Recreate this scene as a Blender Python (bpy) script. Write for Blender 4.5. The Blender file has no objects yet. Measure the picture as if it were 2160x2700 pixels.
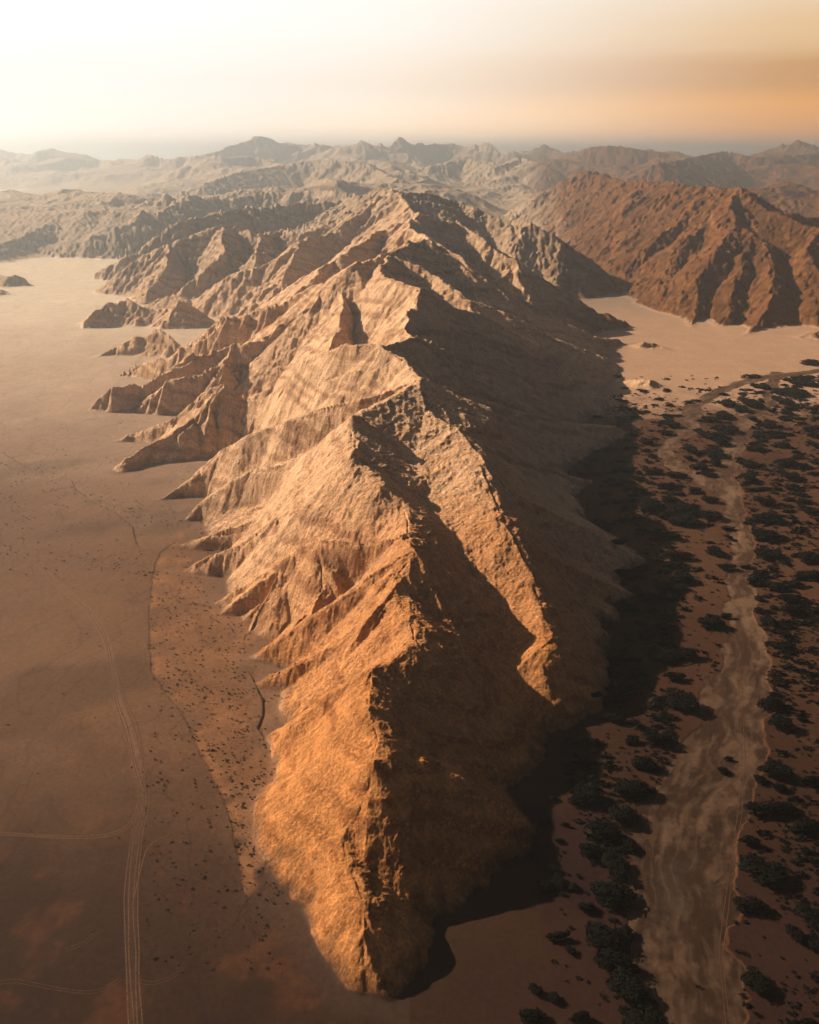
import bpy, math, random, time
import numpy as np
from concurrent.futures import ThreadPoolExecutor
from mathutils import Vector
T0 = time.time()
scene = bpy.context.scene
rad = math.radians

# ------------------------------------------------------------------ camera
CAM_H = 350.0
PITCH = 22.85                      # degrees below the horizon
FOC = 1794.0                       # focal length in units of a 1725 x 2156 frame
cam_d = bpy.data.cameras.new("camera")
cam_d.sensor_fit = 'VERTICAL'; cam_d.sensor_height = 24.0
cam_d.lens = 24.0 * FOC / 2156.0
cam_d.clip_start = 1.0; cam_d.clip_end = 120000.0
cam = bpy.data.objects.new("camera", cam_d); scene.collection.objects.link(cam)
cam.location = (0, 0, CAM_H); cam.rotation_euler = (rad(90 - PITCH), 0, 0)
scene.camera = cam

# ------------------------------------------------------------------ light
SUN_AZ, SUN_EL = 65.0, 27.5        # degrees left of the view direction, above the horizon
sdir = Vector((-math.sin(rad(SUN_AZ)) * math.cos(rad(SUN_EL)), math.cos(rad(SUN_AZ)) * math.cos(rad(SUN_EL)), math.sin(rad(SUN_EL))))
sun_d = bpy.data.lights.new("sun", 'SUN'); sun_d.energy = 5.0; sun_d.angle = rad(0.6)
sun_d.color = (1.0, 0.79, 0.56)
sun = bpy.data.objects.new("sun", sun_d); scene.collection.objects.link(sun)
sun.rotation_euler = (-sdir).to_track_quat('-Z', 'Y').to_euler(); sun.location = (-800, 300, 900)

scene.view_settings.view_transform = 'Standard'; scene.view_settings.look = 'None'
scene.view_settings.gamma = 1.0; scene.view_settings.exposure = 0.7
scene.cycles.volume_bounces = 2; scene.cycles.diffuse_bounces = 1

# ------------------------------------------------------------------ sky
def lin(c):
    return tuple(((v / 255.0) / 12.92 if v / 255.0 <= 0.04045 else (((v / 255.0) + 0.055) / 1.055) ** 2.4) for v in c) + (1.0,)
def build_world():
    w = bpy.data.worlds.new("World"); scene.world = w; w.use_nodes = True
    nt = w.node_tree; N = nt.nodes; L = nt.links; N.clear()
    def math_(op, a, b=None, clamp=False):
        n = N.new('ShaderNodeMath'); n.operation = op; n.use_clamp = clamp
        for i, v in enumerate((a, b)):
            if v is None: continue
            if isinstance(v, (int, float)): n.inputs[i].default_value = v
            else: L.new(v, n.inputs[i])
        return n.outputs[0]
    def ramp(fac, stops):
        n = N.new('ShaderNodeValToRGB'); cr = n.color_ramp; cr.interpolation = 'EASE'
        while len(cr.elements) < len(stops): cr.elements.new(0.5)
        for e, (p, c) in zip(cr.elements, stops): e.position = p; e.color = c
        L.new(fac, n.inputs[0]); return n.outputs[0]
    def maprange(v, a, b, c, d):
        n = N.new('ShaderNodeMapRange'); n.interpolation_type = 'SMOOTHSTEP'
        L.new(v, n.inputs[0])
        for i, k in enumerate((a, b, c, d)): n.inputs[i + 1].default_value = k
        return n.outputs[0]
    tc = N.new('ShaderNodeTexCoord'); sep = N.new('ShaderNodeSeparateXYZ'); L.new(tc.outputs['Generated'], sep.inputs[0])
    el = math_('MULTIPLY', math_('ARCSINE', sep.outputs[2]), 57.29578)
    az = math_('MULTIPLY', math_('ARCTAN2', sep.outputs[0], sep.outputs[1]), 57.29578)
    # slow streaky variation of the dusty air
    mp = N.new('ShaderNodeMapping'); mp.inputs['Scale'].default_value = (2.0, 2.0, 22.0); L.new(tc.outputs['Generated'], mp.inputs[0])
    no = N.new('ShaderNodeTexNoise'); no.inputs['Scale'].default_value = 1.6; no.inputs['Detail'].default_value = 3.0; L.new(mp.outputs[0], no.inputs[0])
    wob = math_('MULTIPLY', math_('SUBTRACT', no.outputs[0], 0.5), 2.2)
    e10 = math_('DIVIDE', math_('ADD', el, wob), 10.0, True)
    left = ramp(e10, [(0.0, lin((250, 228, 212))), (0.16, lin((255, 236, 224))), (0.4, lin((251, 243, 236))), (0.75, lin((250, 249, 246))), (1.0, lin((250, 250, 248)))])
    mid = ramp(e10, [(0.0, lin((252, 214, 172))), (0.15, lin((254, 222, 186))), (0.4, lin((253, 233, 212))), (0.7, lin((250, 242, 232))), (1.0, lin((248, 244, 238)))])
    right = ramp(e10, [(0.0, lin((178, 116, 66))), (0.12, lin((206, 141, 80))), (0.26, lin((222, 156, 84))), (0.42, lin((205, 152, 100))), (0.62, lin((226, 188, 142))), (1.0, lin((232, 216, 196)))])
    m1 = N.new('ShaderNodeMixRGB'); L.new(maprange(az, -17, 6, 0, 1), m1.inputs[0]); L.new(left, m1.inputs[1]); L.new(mid, m1.inputs[2])
    m2 = N.new('ShaderNodeMixRGB'); L.new(maprange(math_('ADD', az, wob), -4, 25, 0, 1), m2.inputs[0]); L.new(m1.outputs[0], m2.inputs[1]); L.new(right, m2.inputs[2])
    # the bright dusty band stays low over the horizon, on the sun's side
    fall = maprange(el, 8.6, 11.5, 0.73, 0.006)
    side = maprange(math_('ABSOLUTE', math_('ADD', az, 25)), 52, 60, 1, 0.02)
    below = maprange(el, -6, -1, 0.15, 1)
    k = math_('MULTIPLY', math_('MULTIPLY', math_('MULTIPLY', fall, side), below), math_('ADD', 1.0, math_('MULTIPLY', maprange(el, 0.4, 4.0, 0.7, 0.0), maprange(az, -18, 15, 0.45, 1.0))))
    glow = N.new('ShaderNodeBackground'); L.new(m2.outputs[0], glow.inputs[0]); L.new(k, glow.inputs[1])
    sky = N.new('ShaderNodeTexSky'); sky.sky_type = 'NISHITA'; sky.sun_disc = False
    sky.sun_elevation = rad(SUN_EL); sky.sun_rotation = rad(-SUN_AZ); sky.dust_density = 4.0; sky.air_density = 1.2
    b2 = N.new('ShaderNodeBackground'); L.new(sky.outputs[0], b2.inputs[0])
    L.new(math_('MULTIPLY', maprange(el, 6, 20, 0.0, 1), 0.012), b2.inputs[1])
    add = N.new('ShaderNodeAddShader'); L.new(glow.outputs[0], add.inputs[0]); L.new(b2.outputs[0], add.inputs[1])
    out = N.new('ShaderNodeOutputWorld'); L.new(add.outputs[0], out.inputs[0])
build_world()

# ------------------------------------------------------------------ helpers
def slope_tan(v):
    return math.tan(rad(PITCH) + math.atan((v - 1078.0) / FOC))
def gp(u, v, y=0.0):
    """a place of the photographed land: bearing u, dip v and distance y ahead (0 = on the plain) -> x, y, height"""
    t = slope_tan(v)
    if not y: y = CAM_H / t; h = 0.0
    else: h = CAM_H - y * t
    dep = y * math.cos(rad(PITCH)) + (CAM_H - h) * math.sin(rad(PITCH))
    return ((u - 862.5) / FOC * dep, y, h)
def sstep(a, b, x):
    t = np.clip((x - a) / (b - a), 0, 1); return t * t * (3 - 2 * t)
rng = np.random.default_rng(7)
_ang = rng.uniform(0, 2 * np.pi, (256, 256)).astype(np.float32)
GX, GY = np.cos(_ang), np.sin(_ang)
RU, RV = rng.uniform(0.1, 0.9, (256, 256)).astype(np.float32), rng.uniform(0.1, 0.9, (256, 256)).astype(np.float32)
def perlin(x, y):
    xi = np.floor(x); yi = np.floor(y); fx = (x - xi).astype(np.float32); fy = (y - yi).astype(np.float32)
    xi = xi.astype(np.int64); yi = yi.astype(np.int64)
    u = fx * fx * fx * (fx * (fx * 6 - 15) + 10); v = fy * fy * fy * (fy * (fy * 6 - 15) + 10)
    def g(i, j):
        a = (yi + j) & 255; b = (xi + i) & 255
        return GX[a, b] * (fx - i) + GY[a, b] * (fy - j)
    n0 = g(0, 0); n1 = g(1, 0); n2 = g(0, 1); n3 = g(1, 1)
    return ((n0 + (n1 - n0) * u) * (1 - v) + (n2 + (n3 - n2) * u) * v) * 1.45
def fbm(x, y, wl, octs=4, gain=0.5, seed=0.0):
    s = np.zeros(x.shape, np.float32); a = 1.0
    for o in range(octs):
        s += a * perlin(x / wl + seed + 17.3 * o, y / wl - seed + 9.1 * o); a *= gain; wl *= 0.49
    return s
def ridged(x, y, wl, octs=6, seed=0.0, gain=0.5):
    s = np.zeros(x.shape, np.float32); a = 1.0; w = np.ones(x.shape, np.float32); tot = 0
    for o in range(octs):
        n = 1 - np.abs(perlin(x / wl + seed + 31.7 * o, y / wl + seed * 1.7 + 5.3 * o)); n = n * n
        s += a * n * w; w = np.clip(n * 1.6, 0, 1); tot += a; a *= gain; wl *= 0.48
    return s / tot
def pmap(fn, arrs, n=48):
    sh = arrs[0].shape; flat = [a.reshape(-1) for a in arrs]; out = [None] * n
    cut = np.linspace(0, flat[0].size, n + 1).astype(int)
    def job(i): out[i] = fn(*[f[cut[i]:cut[i + 1]] for f in flat])
    with ThreadPoolExecutor(4) as ex: list(ex.map(job, range(n)))
    if isinstance(out[0], tuple): return tuple(np.concatenate([o[k] for o in out]).reshape(sh) for k in range(len(out[0])))
    return np.concatenate(out).reshape(sh)
def seg_dist(x, y, pts):
    """distance to a polyline, side (+ = right of travel) and arc position"""
    best = np.full(x.shape, 1e9, np.float32); side = np.zeros(x.shape, np.float32)
    for (ax, ay), (bx, by) in zip(pts[:-1], pts[1:]):
        dx, dy = bx - ax, by - ay; L2 = dx * dx + dy * dy
        t = np.clip(((x - ax) * dx + (y - ay) * dy) / L2, 0, 1)
        ex = x - ax - t * dx; ey = y - ay - t * dy; d = np.sqrt(ex * ex + ey * ey)
        s = np.sign(ex * dy - ey * dx); m = d < best
        best = np.where(m, d, best); side = np.where(m, s, side)
    return best, side
def in_poly(x, y, pts):
    c = np.zeros(x.shape, bool); n = len(pts)
    for i in range(n):
        (x1, y1), (x2, y2) = pts[i], pts[(i + 1) % n]
        if y1 == y2: continue
        c ^= ((y1 > y) != (y2 > y)) & (x < (x2 - x1) * (y - y1) / (y2 - y1) + x1)
    return c
def flat(pts): return [gp(u, v)[:2] for u, v in pts]

# ------------------------------------------------------------------ the land: spines of the ridges (bearing, dip, distance ahead)
S1 = 0.8
RIDGES = []   # (slope, points, owner)   owner 0 = main ridge, 1 = right range, 2 = outlying hills
def R(pts, s=S1, own=0, lim=1e6, near=None): RIDGES.append((s, near or s, [gp(*p) if len(p) == 3 else gp(p[0], p[1]) for p in pts], own, lim))
# main crest from the summit to the nose
R([(740,418,3300),(790,402,2900),(815,395,2620),(900,408,2650)], 0.56)
R([(820,396,2600),(850,420,2350),(880,455,2000),(868,478,1870),(905,500,1750),(860,512,1640),(820,530,1550),(745,555,1400)], 0.69)
R([(820,530,1550),(800,575,1340),(885,605,1250),(870,650,1140),(850,690,1050),(868,708,1000),(805,725,950),(855,760,915),(890,800,860)], 0.95)
R([(890,800,860),(820,835,818),(752,868,784),(742,915,738)], .95, 0, 72, near=.5)
R([(742,915,738),(745,960,695),(800,1010,662),(850,1060,640)], 1.0, near=.9)
R([(850,1060,640),(862,1110,598),(872,1155,560),(835,1195,545),(831,1235,530),(862,1285,500),(871,1332,470),(831,1372,455),(785,1404,440)], 1.12, near=.8)
R([(785,1404,440),(775,1443,420),(771,1480,405),(790,1540,386),(786,1590,369)], 1.3, near=.85)
R([(786,1590,369),(778,1647,357),(752,1700,350),(728,1745,341),(738,1810,320),(762,1880,302),(773,1955,289)], 1.5, near=.92)
R([(773,1955,289),(820,1985,288),(850,2000,287)], 1.3)
R([(728,1745,341),(690,1775,344),(650,1805,347)], 1.5)
# right branch
R([(890,800,860),(907,860,815),(960,900,775),(1010,950,732),(1042,1050,662)], .42, 0, 76, near=1.0)
R([(1042,1050,662),(1072,1110,622),(1112,1180,588),(1136,1270,547)], .6, 0, 60, near=1.0)
R([(1136,1270,547),(1150,1350,508),(1172,1430,487),(1195,1485)], .95)
# left spurs, far to near
R([(780,430,2500),(735,460,2400),(690,490,2250),(630,517,2150),(575,550,2100),(540,565,2080),(480,580,2090),(430,612,2120),(390,640)], 0.70)
R([(830,400,2560),(780,430,2500)], 0.68)
R([(630,517,2150),(592,585,1950),(556,632,1900)], 0.79)
R([(880,455,2000),(800,492,1900),(740,520,1800),(700,548,1720),(660,590,1640)], 0.68)
R([(745,555,1400),(686,593,1400),(604,627,1400),(563,641,1400),(526,660,1400),(478,667,1400),(434,704,1400),(382,730,1400),(345,756,1400),(297,762,1425),(245,792)], .88, near=1.5)
R([(686,593,1395),(660,640,1340),(626,662,1335),(600,682,1320),(560,715,1300),(486,730,1290),(412,745,1280),(345,786,1260),(300,815,1240),(237,815,1225),(208,867)], .88, near=1.5)
R([(486,730,1290),(475,767,1250),(430,785,1240),(382,793,1230),(345,800,1222),(319,834,1212),(302,867)], .88, near=1.5)
R([(715,600,1380),(722,640,1290),(716,690,1215),(690,740,1150)], .88, near=1.5)
R([(805,725,950),(715,726,980),(641,756,1010),(604,797,1030),(549,834,1050),(505,838,1065),(471,808,1080),(419,834,1078),(367,871,1076),(289,904,1075),(230,930)], .88, near=1.5)
R([(471,808,1080),(440,845,1060),(412,871,1050),(367,912,1015),(308,938,995),(271,960,970),(249,997)], .78, near=1.1)
R([(856,760,915),(760,782,930),(690,800,950),(640,835,975),(590,862,985)], 1.08, near=1.6)
R([(890,800,860),(760,835,850),(678,856,860),(604,882,870),(578,897,880),(523,913,885),(467,945,893),(419,986,888),(367,1030,872),(319,1056)], 1.08, near=1.6)
R([(752,868,760),(715,908,770),(641,963,790),(530,986,813),(482,1012,815),(426,1056,815),(382,1097)], 1.08, near=1.9)
R([(742,940,700),(682,1020,715),(616,1065,722),(542,1095,735),(449,1121,745),(368,1150)], 1.08, near=1.9)
R([(682,1020,715),(635,1060,695),(586,1087,690),(542,1121,690),(501,1147,690),(440,1165,692),(379,1202)], 1.08, near=2.4)
R([(855,1120,590),(764,1139,600),(700,1134,606),(671,1135,610),(627,1158,620),(560,1200,626),(500,1240,630),(445,1272)], .82, near=2.6)
R([(671,1135,610),(677,1180,597),(674,1230,582),(650,1280,576),(585,1330)], 2.2, near=1.0)
R([(600,1190,622),(560,1260,612),(527,1322)], .82, near=.95)
R([(872,1155,560),(825,1180,556),(780,1205,553),(700,1265,550),(600,1330,550),(512,1385)], 1.08, near=1.6)
R([(831,1235,530),(780,1290,511),(720,1345,507),(630,1390,510),(535,1440)], 1.08, near=2.2)
R([(785,1404,440),(740,1420,442),(690,1452,440),(620,1500,442),(555,1545)], 1.45, near=1.7)
R([(771,1480,405),(710,1530,408),(650,1590,412),(590,1640)], 1.45, near=1.7)
R([(786,1590,367),(720,1640,375),(660,1700,378),(615,1735)], 1.45, near=1.7)
# right side spurs, far to near
R([(890,404,2690),(956,426,2700),(1000,437,2650),(1045,455,2600),(1075,464,2560),(1112,466,2500),(1163,492,2450),(1182,526,2400),(1200,563,2350),(1215,595,2290)], 0.71)
R([(880,455,2000),(960,470,2080),(1010,500,2000),(1045,524,1950),(1082,541,1900),(1150,600,1860),(1215,655,1850),(1275,662,1860),(1341,690)], 0.67)
R([(905,500,1750),(980,560,1655),(1060,610,1605),(1140,660,1600),(1220,695,1625),(1326,722)], 0.67)
R([(820,530,1550),(920,580,1480),(980,628,1400),(1050,650,1400),(1150,700,1420),(1240,735,1480),(1300,765)], 0.66)
R([(885,605,1250),(956,648,1260),(1008,656,1280),(1075,692,1300),(1112,713,1315),(1156,737,1330),(1208,765,1350),(1297,800)], 1.05, near=.66)
R([(852,690,1050),(919,729,1042),(956,741,1060),(1008,764,1075),(1052,772,1100),(1126,792,1140),(1163,815,1165),(1275,837,1238),(1326,859)], 1.05, near=.66)
R([(890,800,860),(960,815,945),(1030,845,980),(1100,865,1008),(1200,885,1058),(1290,895,1094),(1326,911)], .80, near=.58)
R([(960,900,790),(1050,925,872),(1130,975,880),(1200,1000,905),(1262,1010)], .80, near=.58)
R([(1030,1010,705),(1105,1090,692),(1160,1140,690),(1215,1190)], .80, near=.58)
R([(1095,1150,612),(1145,1215,610),(1188,1290,600),(1210,1330)], .80, near=.58)
R([(1136,1270,550),(1162,1310,556),(1188,1365,553),(1205,1410)], .95, near=.7)
R([(1150,1350,508),(1178,1395,522),(1200,1440)], .95, near=.7)
R([(1060,1080,640),(1130,1120,680),(1180,1145,716),(1215,1160,728),(1232,1175)], .95, near=.7)
R([(852,1062,640),(905,1140,605),(960,1250,560),(1010,1330,530)], .8)
R([(864,1285,500),(940,1370,478),(1000,1440,462),(1045,1500,445)], .8)
R([(790,1540,387),(870,1580,382),(935,1610,381),(990,1642,379),(1045,1700,374),(1090,1760)], .8, near=.95)
R([(752,1700,351),(810,1705,360),(871,1717,358),(930,1735,355),(970,1790,345),(985,1850,335),(988,1880)], .9)
# the ridges behind, on the left
R([(220,612,2370),(260,565,2400),(310,535,2420),(340,523,2420),(360,515,2430),(425,490,2480),(465,475,2500),(500,480,2560),(545,500,2470),(590,482,2620),(640,492,2500),(700,470,2600)], 0.74)
R([(465,475,2500),(470,520,2330),(450,560,2230)], 0.84)
R([(545,500,2470),(540,530,2330),(530,560,2230)], 0.84)
R([(360,515,2430),(350,560,2270),(330,590,2220)], 0.84)
R([(195,587,0),(225,560,2650),(270,540,2660),(310,512,2700),(360,480,2800),(430,455,2950),(500,440,3100),(600,430,3300),(700,425,3400)], 0.69)
R([(100,530,3250),(170,505,3250),(240,480,3300),(300,455,3400),(350,440,3500),(400,412,4000),(470,418,4200),(560,405,4300),(650,400,4300),(740,405,4000)], 0.63)
R([(-120,560,2950),(-40,520,3100),(40,500,3300),(110,470,3600),(130,440,4100)], 0.56)
R([(350,407,4300),(330,420,4300),(250,440,4100),(200,470,3800)], 0.62)
R([(430,385,5600),(500,362,6400),(600,345,6900),(670,335,7000),(710,337,6900),(765,342,6800),(800,358,6500),(840,378,6000)], 0.45)
R([(840,345,8800),(900,350,8300),(985,330,8800),(1040,352,8200),(1100,330,9000),(1150,350,8000)], 0.45)
R([(1150,342,9200),(1190,327,9200),(1250,308,9000),(1292,305,9000),(1330,310,8900),(1380,318,8800),(1425,324,8700),(1480,345,8000)], 0.47)
R([(1380,345,6500),(1440,335,7500),(1520,318,9500),(1600,330,9000),(1725,322,9500)], 0.45)
# right range across the canyon
R([(1207,370,4300),(1250,362,4200),(1300,380,3700),(1370,380,3400),(1430,385,3100),(1487,395,2850),(1552,395,2700),(1612,435,2500),(1725,485,2300),(1850,520,2150)], 0.56, 1)
R([(1300,380,3700),(1250,420,3600),(1200,450,3600),(1160,478)], 0.56, 1)
R([(1370,380,3400),(1340,420,3150),(1300,470,3000),(1290,520,2800),(1270,575,2700)], 0.62, 1)
R([(1430,385,3100),(1450,415,2900),(1440,450,2700),(1400,490,2560),(1350,530,2480),(1330,585,2420)], 0.65, 1)
R([(1487,395,2850),(1497,425,2740),(1502,450,2620),(1450,500,2430),(1420,545,2330),(1400,590,2230),(1388,650)], 0.67, 1)
R([(1552,395,2700),(1535,440,2500),(1552,470,2400),(1585,485,2330),(1612,520,2200),(1627,560,2080),(1622,620,1950),(1602,680,1850),(1567,705)], 0.74, 1)
R([(1552,470,2400),(1500,530,2200),(1470,590,2090),(1460,650,1990),(1462,690)], 0.69, 1)
R([(1585,485,2330),(1560,560,2120),(1540,620,1990),(1520,690,1870)], 0.74, 1)
R([(1725,485,2300),(1700,520,2180),(1716,560,2060),(1740,610,1950),(1760,670,1860),(1765,695)], 0.69, 1)
R([(1612,435,2500),(1690,455,2600),(1800,470,2700)], 0.56, 1)
# low hills standing alone on the plains
R([(178,692,1842),(200,665,1880),(223,634,1930),(245,634,1935),(271,626,1950),(293,638,1930),(334,655,1915),(356,650,1905),(378,631,1900),(395,662,1880),(414,690)], 0.78, 2)
R([(205,747,1580),(250,725,1610),(282,712,1620),(315,706,1622),(334,695,1620),(355,710,1600),(372,735,1575)], 0.78, 2)
R([(340,628,2130),(365,622,2140),(392,632,2110)], 0.45, 2)
R([(-60,590,2450),(-20,574,2560),(20,582,2500),(48,592)], 0.56, 2)
R([(-60,602,2330),(-5,608,2330),(18,618)], 0.45, 2)
R([(1350,722,1662),(1365,721,1652),(1380,722,1648),(1394,728,1640),(1406,738)], 0.45, 2)
R([(1330,797,1372),(1350,797,1360),(1366,798,1356),(1382,806,1352),(1394,814)], 0.50, 2)
R([(1690,712),(1712,700,1745),(1740,690,1780),(1800,690,1790)], 0.47, 2)
R([(1710,778),(1730,762,1560),(1780,765,1550)], 0.56, 2)

MTN = flat([(-2600,562),(-900,562),(0,562),(60,566),(110,548),(205,548),(225,575),(330,556),(500,548),(862,540),(1060,540),(1140,520),(1190,575),(1290,600),(1400,655),(1562,702),(1705,698),(2600,700),(4200,700)])
MTN = MTN + [(60000, 1900), (60000, 60000), (-60000, 60000), (-60000, 2900)]
CANYON = flat([(1290,700),(1270,640),(1240,600),(1200,545),(1165,490),(1120,455),(1060,440),(980,438)])

def base_height(x, y):
    x = x.astype(np.float32); y = y.astype(np.float32)
    far = sstep(500, 5000, y)
    wx = x + fbm(x, y, 60, 3, .5, 3.1) * (3 + 12 * far) + fbm(x, y, 420, 2, .5, 8.8) * 24 * far
    wy = y + fbm(x, y, 60, 3, .5, 51.7) * (3 + 12 * far) + fbm(x, y, 420, 2, .5, 71.2) * 24 * far
    K = 2.2 * sstep(1300, 600, y) + 1.4 + 3 * far
    acc = np.zeros(x.shape, np.float32); top = np.full(x.shape, -1e4, np.float32); own = np.full(x.shape, -1, np.int32)
    vals = []
    for s, s2, P, o, lim in RIDGES:
        px = [p[0] for p in P]; py = [p[1] for p in P]; hm = max(p[2] for p in P)
        Rr = min(hm / min(s, s2), lim + hm / 1.3) + 60
        m = np.nonzero((wx > min(px) - Rr) & (wx < max(px) + Rr) & (wy > min(py) - Rr) & (wy < max(py) + Rr))[0]
        if not m.size: continue
        X = wx[m]; Y = wy[m]; b = np.full(m.size, -1e4, np.float32)
        for (ax, ay, ah), (bx, by, bh) in zip(P[:-1], P[1:]):
            dx, dy = bx - ax, by - ay; L = math.hypot(dx, dy)
            if L < 1e-3: continue
            ux, uy = dx / L, dy / L; g = (bh - ah) / L
            t = (X - ax) * ux + (Y - ay) * uy; d = np.abs((X - ax) * uy - (Y - ay) * ux)
            gg = max(-.92 * s, min(.92 * s, g))
            t = np.clip(t + d * gg / math.sqrt(s * s - gg * gg), 0, L)
            ex = X - ax - t * ux; ey = Y - ay - t * uy
            dd = np.sqrt(ex * ex + ey * ey)
            S = s if s2 == s else s + (s2 - s) * sstep(.15, -.35, (ex * uy - ey * ux) / (dd + .5))   # steep on the shaded side
            # slightly rounded crest, flanks that ease off towards the foot
            hh = ah + g * t
            rd_ = (11.0 if s2 < 1.3 else 3.0) if ay < 800 else (4.0 if s2 < 1.3 else 2.0)
            drop = S * (np.sqrt(dd * dd + rd_ * rd_) - rd_ * .75)
            if lim < 1e5: drop = drop + np.maximum(dd - lim, 0) * 1.3
            b = np.maximum(b, hh - drop)
        t_ = top[m]; k = K[m]
        mx = np.maximum(t_, b); df = np.abs(t_ - b)
        top[m] = np.where(df < 4 * k, mx + k * .45 * np.exp(-df / k), mx)
        own[m] = np.where(b > t_, o, own[m])
    # unmapped mountains further off
    mm = in_poly(x, y, MTN)
    r = np.full(x.shape, -60, np.float32)
    ii = np.nonzero(mm | (y > 2500))[0]
    if ii.size:
        X = x[ii]; Y = y[ii]
        dm, _ = seg_dist(X, Y, MTN[:-4]); inside = mm[ii]
        e = np.where(inside, sstep(0, 1, dm / (250 + .12 * Y)), 0)
        amp = 70 + 95 * sstep(2800, 5000, Y) + 40 * sstep(5500, 8000, Y) + 60 * sstep(8800, 12000, Y)
        amp = amp * (1 + sstep(7500, 9500, Y) * (.55 * fbm(X, Y, 2600, 2, .5, 77.0) + .30))
        bowl = sstep(-1700, -2500, X + .02 * Y) * sstep(5900, 6900, Y) * (1 - sstep(9300, 11000, Y))
        amp = amp * (1 - .80 * bowl)
        dc, _ = seg_dist(X, Y, CANYON); amp = amp * (.12 + .88 * sstep(60, 520, dc))
        near_w = sstep(1100, 300, np.abs(X - 1000)) * sstep(4200, 3000, Y); amp = amp * (1 - .75 * near_w)
        ww = X + fbm(X, Y, 900, 2, .5, 14) * 160; wz = Y + fbm(X, Y, 900, 2, .5, 24) * 160
        n = ridged(ww, wz, 1700, 6, 4.2, .42) * .55 + ridged(ww, wz, 4200, 3, 9.4, .4) * .55
        n2 = ridged(ww, wz, 620, 5, 2.2, .45) * .5 * (1 - .7 * sstep(7000, 13000, Y))
        r[ii] = np.where(inside, e * amp * np.clip((n - .28) * 1.9 + n2 * .35, 0, 2) - 3 * (1 - e), -60)
    own = np.where(r > top, 3, own)
    h = np.maximum(np.maximum(top, r), -60); df = np.abs(top - r)
    h = np.where((r > 2) & (df < 24), h + 3 * np.exp(-df / 6), h)
    return h, own.astype(np.float32)

# ------------------------------------------------------------------ plain features
RIVER = [flat(p) for p in (
  [(1527,1220),(1527,1280),(1530,1346),(1516,1405),(1486,1457),(1464,1517),(1430,1568),(1412,1613),(1375,1661),(1338,1711),(1316,1774),(1327,1859),(1342,1915),(1330,1970),(1345,2044),(1382,2119),(1410,2200),(1600,2200),(1582,2156),(1564,2063),(1542,1989),(1538,1933),(1553,1859),(1556,1785),(1575,1711),(1590,1676),(1593,1624),(1605,1587),(1612,1520),(1634,1457),(1623,1405),(1605,1328),(1593,1272),(1582,1220)],
  [(1516,1028),(1522,1058),(1530,1102),(1542,1158),(1530,1222),(1585,1222),(1582,1217),(1592,1158),(1578,1102),(1565,1062),(1560,1030)],
)]
CHAN = [([gp(u, v)[:2] for u, v in p], w) for p, w in (
  ([(1790,772),(1725,780),(1660,788),(1605,795),(1545,812),(1512,824),(1462,855),(1455,880),(1442,915),(1408,938),(1405,968),(1445,992),(1500,1022),(1538,1050)], 11.0),
  ([(1640,785),(1627,806),(1615,850),(1580,878),(1566,906),(1547,943),(1533,972),(1528,1009),(1542,1045)], 11.5),
)]
RLINE = flat([(1790,772),(1640,790),(1615,850),(1566,906),(1533,972),(1545,1045),(1553,1102),(1568,1158),(1556,1217),(1562,1280),(1568,1340),(1570,1405),(1560,1457),(1538,1517),(1518,1568),(1503,1613),(1483,1661),(1457,1711),(1436,1774),(1440,1859),(1440,1930),(1437,1980),(1455,2050),(1482,2119),(1500,2200)])
PAN = flat([(1462,1762),(1400,1800),(1358,1815),(1360,1880),(1372,1930),(1405,1990),(1430,2010),(1455,1930),(1478,1850),(1490,1790)])
SCARPS = [(flat(p), a, w) for p, a, w in (
  ([(373,1125),(370,1139),(334,1164),(324,1194),(316,1239),(313,1297),(313,1362),(318,1414),(344,1456),(376,1495),(402,1544),(421,1589),(451,1652),(470,1688),(483,1736),(496,1791),(512,1866)], -.5, 14.0),
  ([(506,1398),(532,1427),(551,1472),(551,1505),(541,1531),(558,1557),(590,1610),(608,1676),(608,1724),(583,1776),(535,1869)], -1.3, 9.0),
  ([(0,950),(60,985),(110,1010),(150,1010),(160,1030),(200,1060),(240,1077),(279,1109),(285,1142),(305,1164)], -1.1, 8.0),
)]
FAN = flat([(373,1125),(334,1164),(316,1239),(313,1362),(318,1414),(376,1495),(421,1589),(470,1688),(496,1791),(512,1866),(535,1869),(583,1776),(608,1724),(608,1676),(590,1610),(541,1531),(551,1472),(506,1398),(560,1320),(440,1260),(385,1130)])
TRACK = flat([(-30,1142),(0,1150),(58,1174),(84,1187),(107,1216),(149,1252),(191,1288),(217,1330),(230,1369),(240,1421),(250,1476),(265,1524),(283,1589),(297,1652),(303,1690),(292,1740),(281,1800),(276,1889),(278,1986),(282,2077),(288,2200)])

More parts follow.
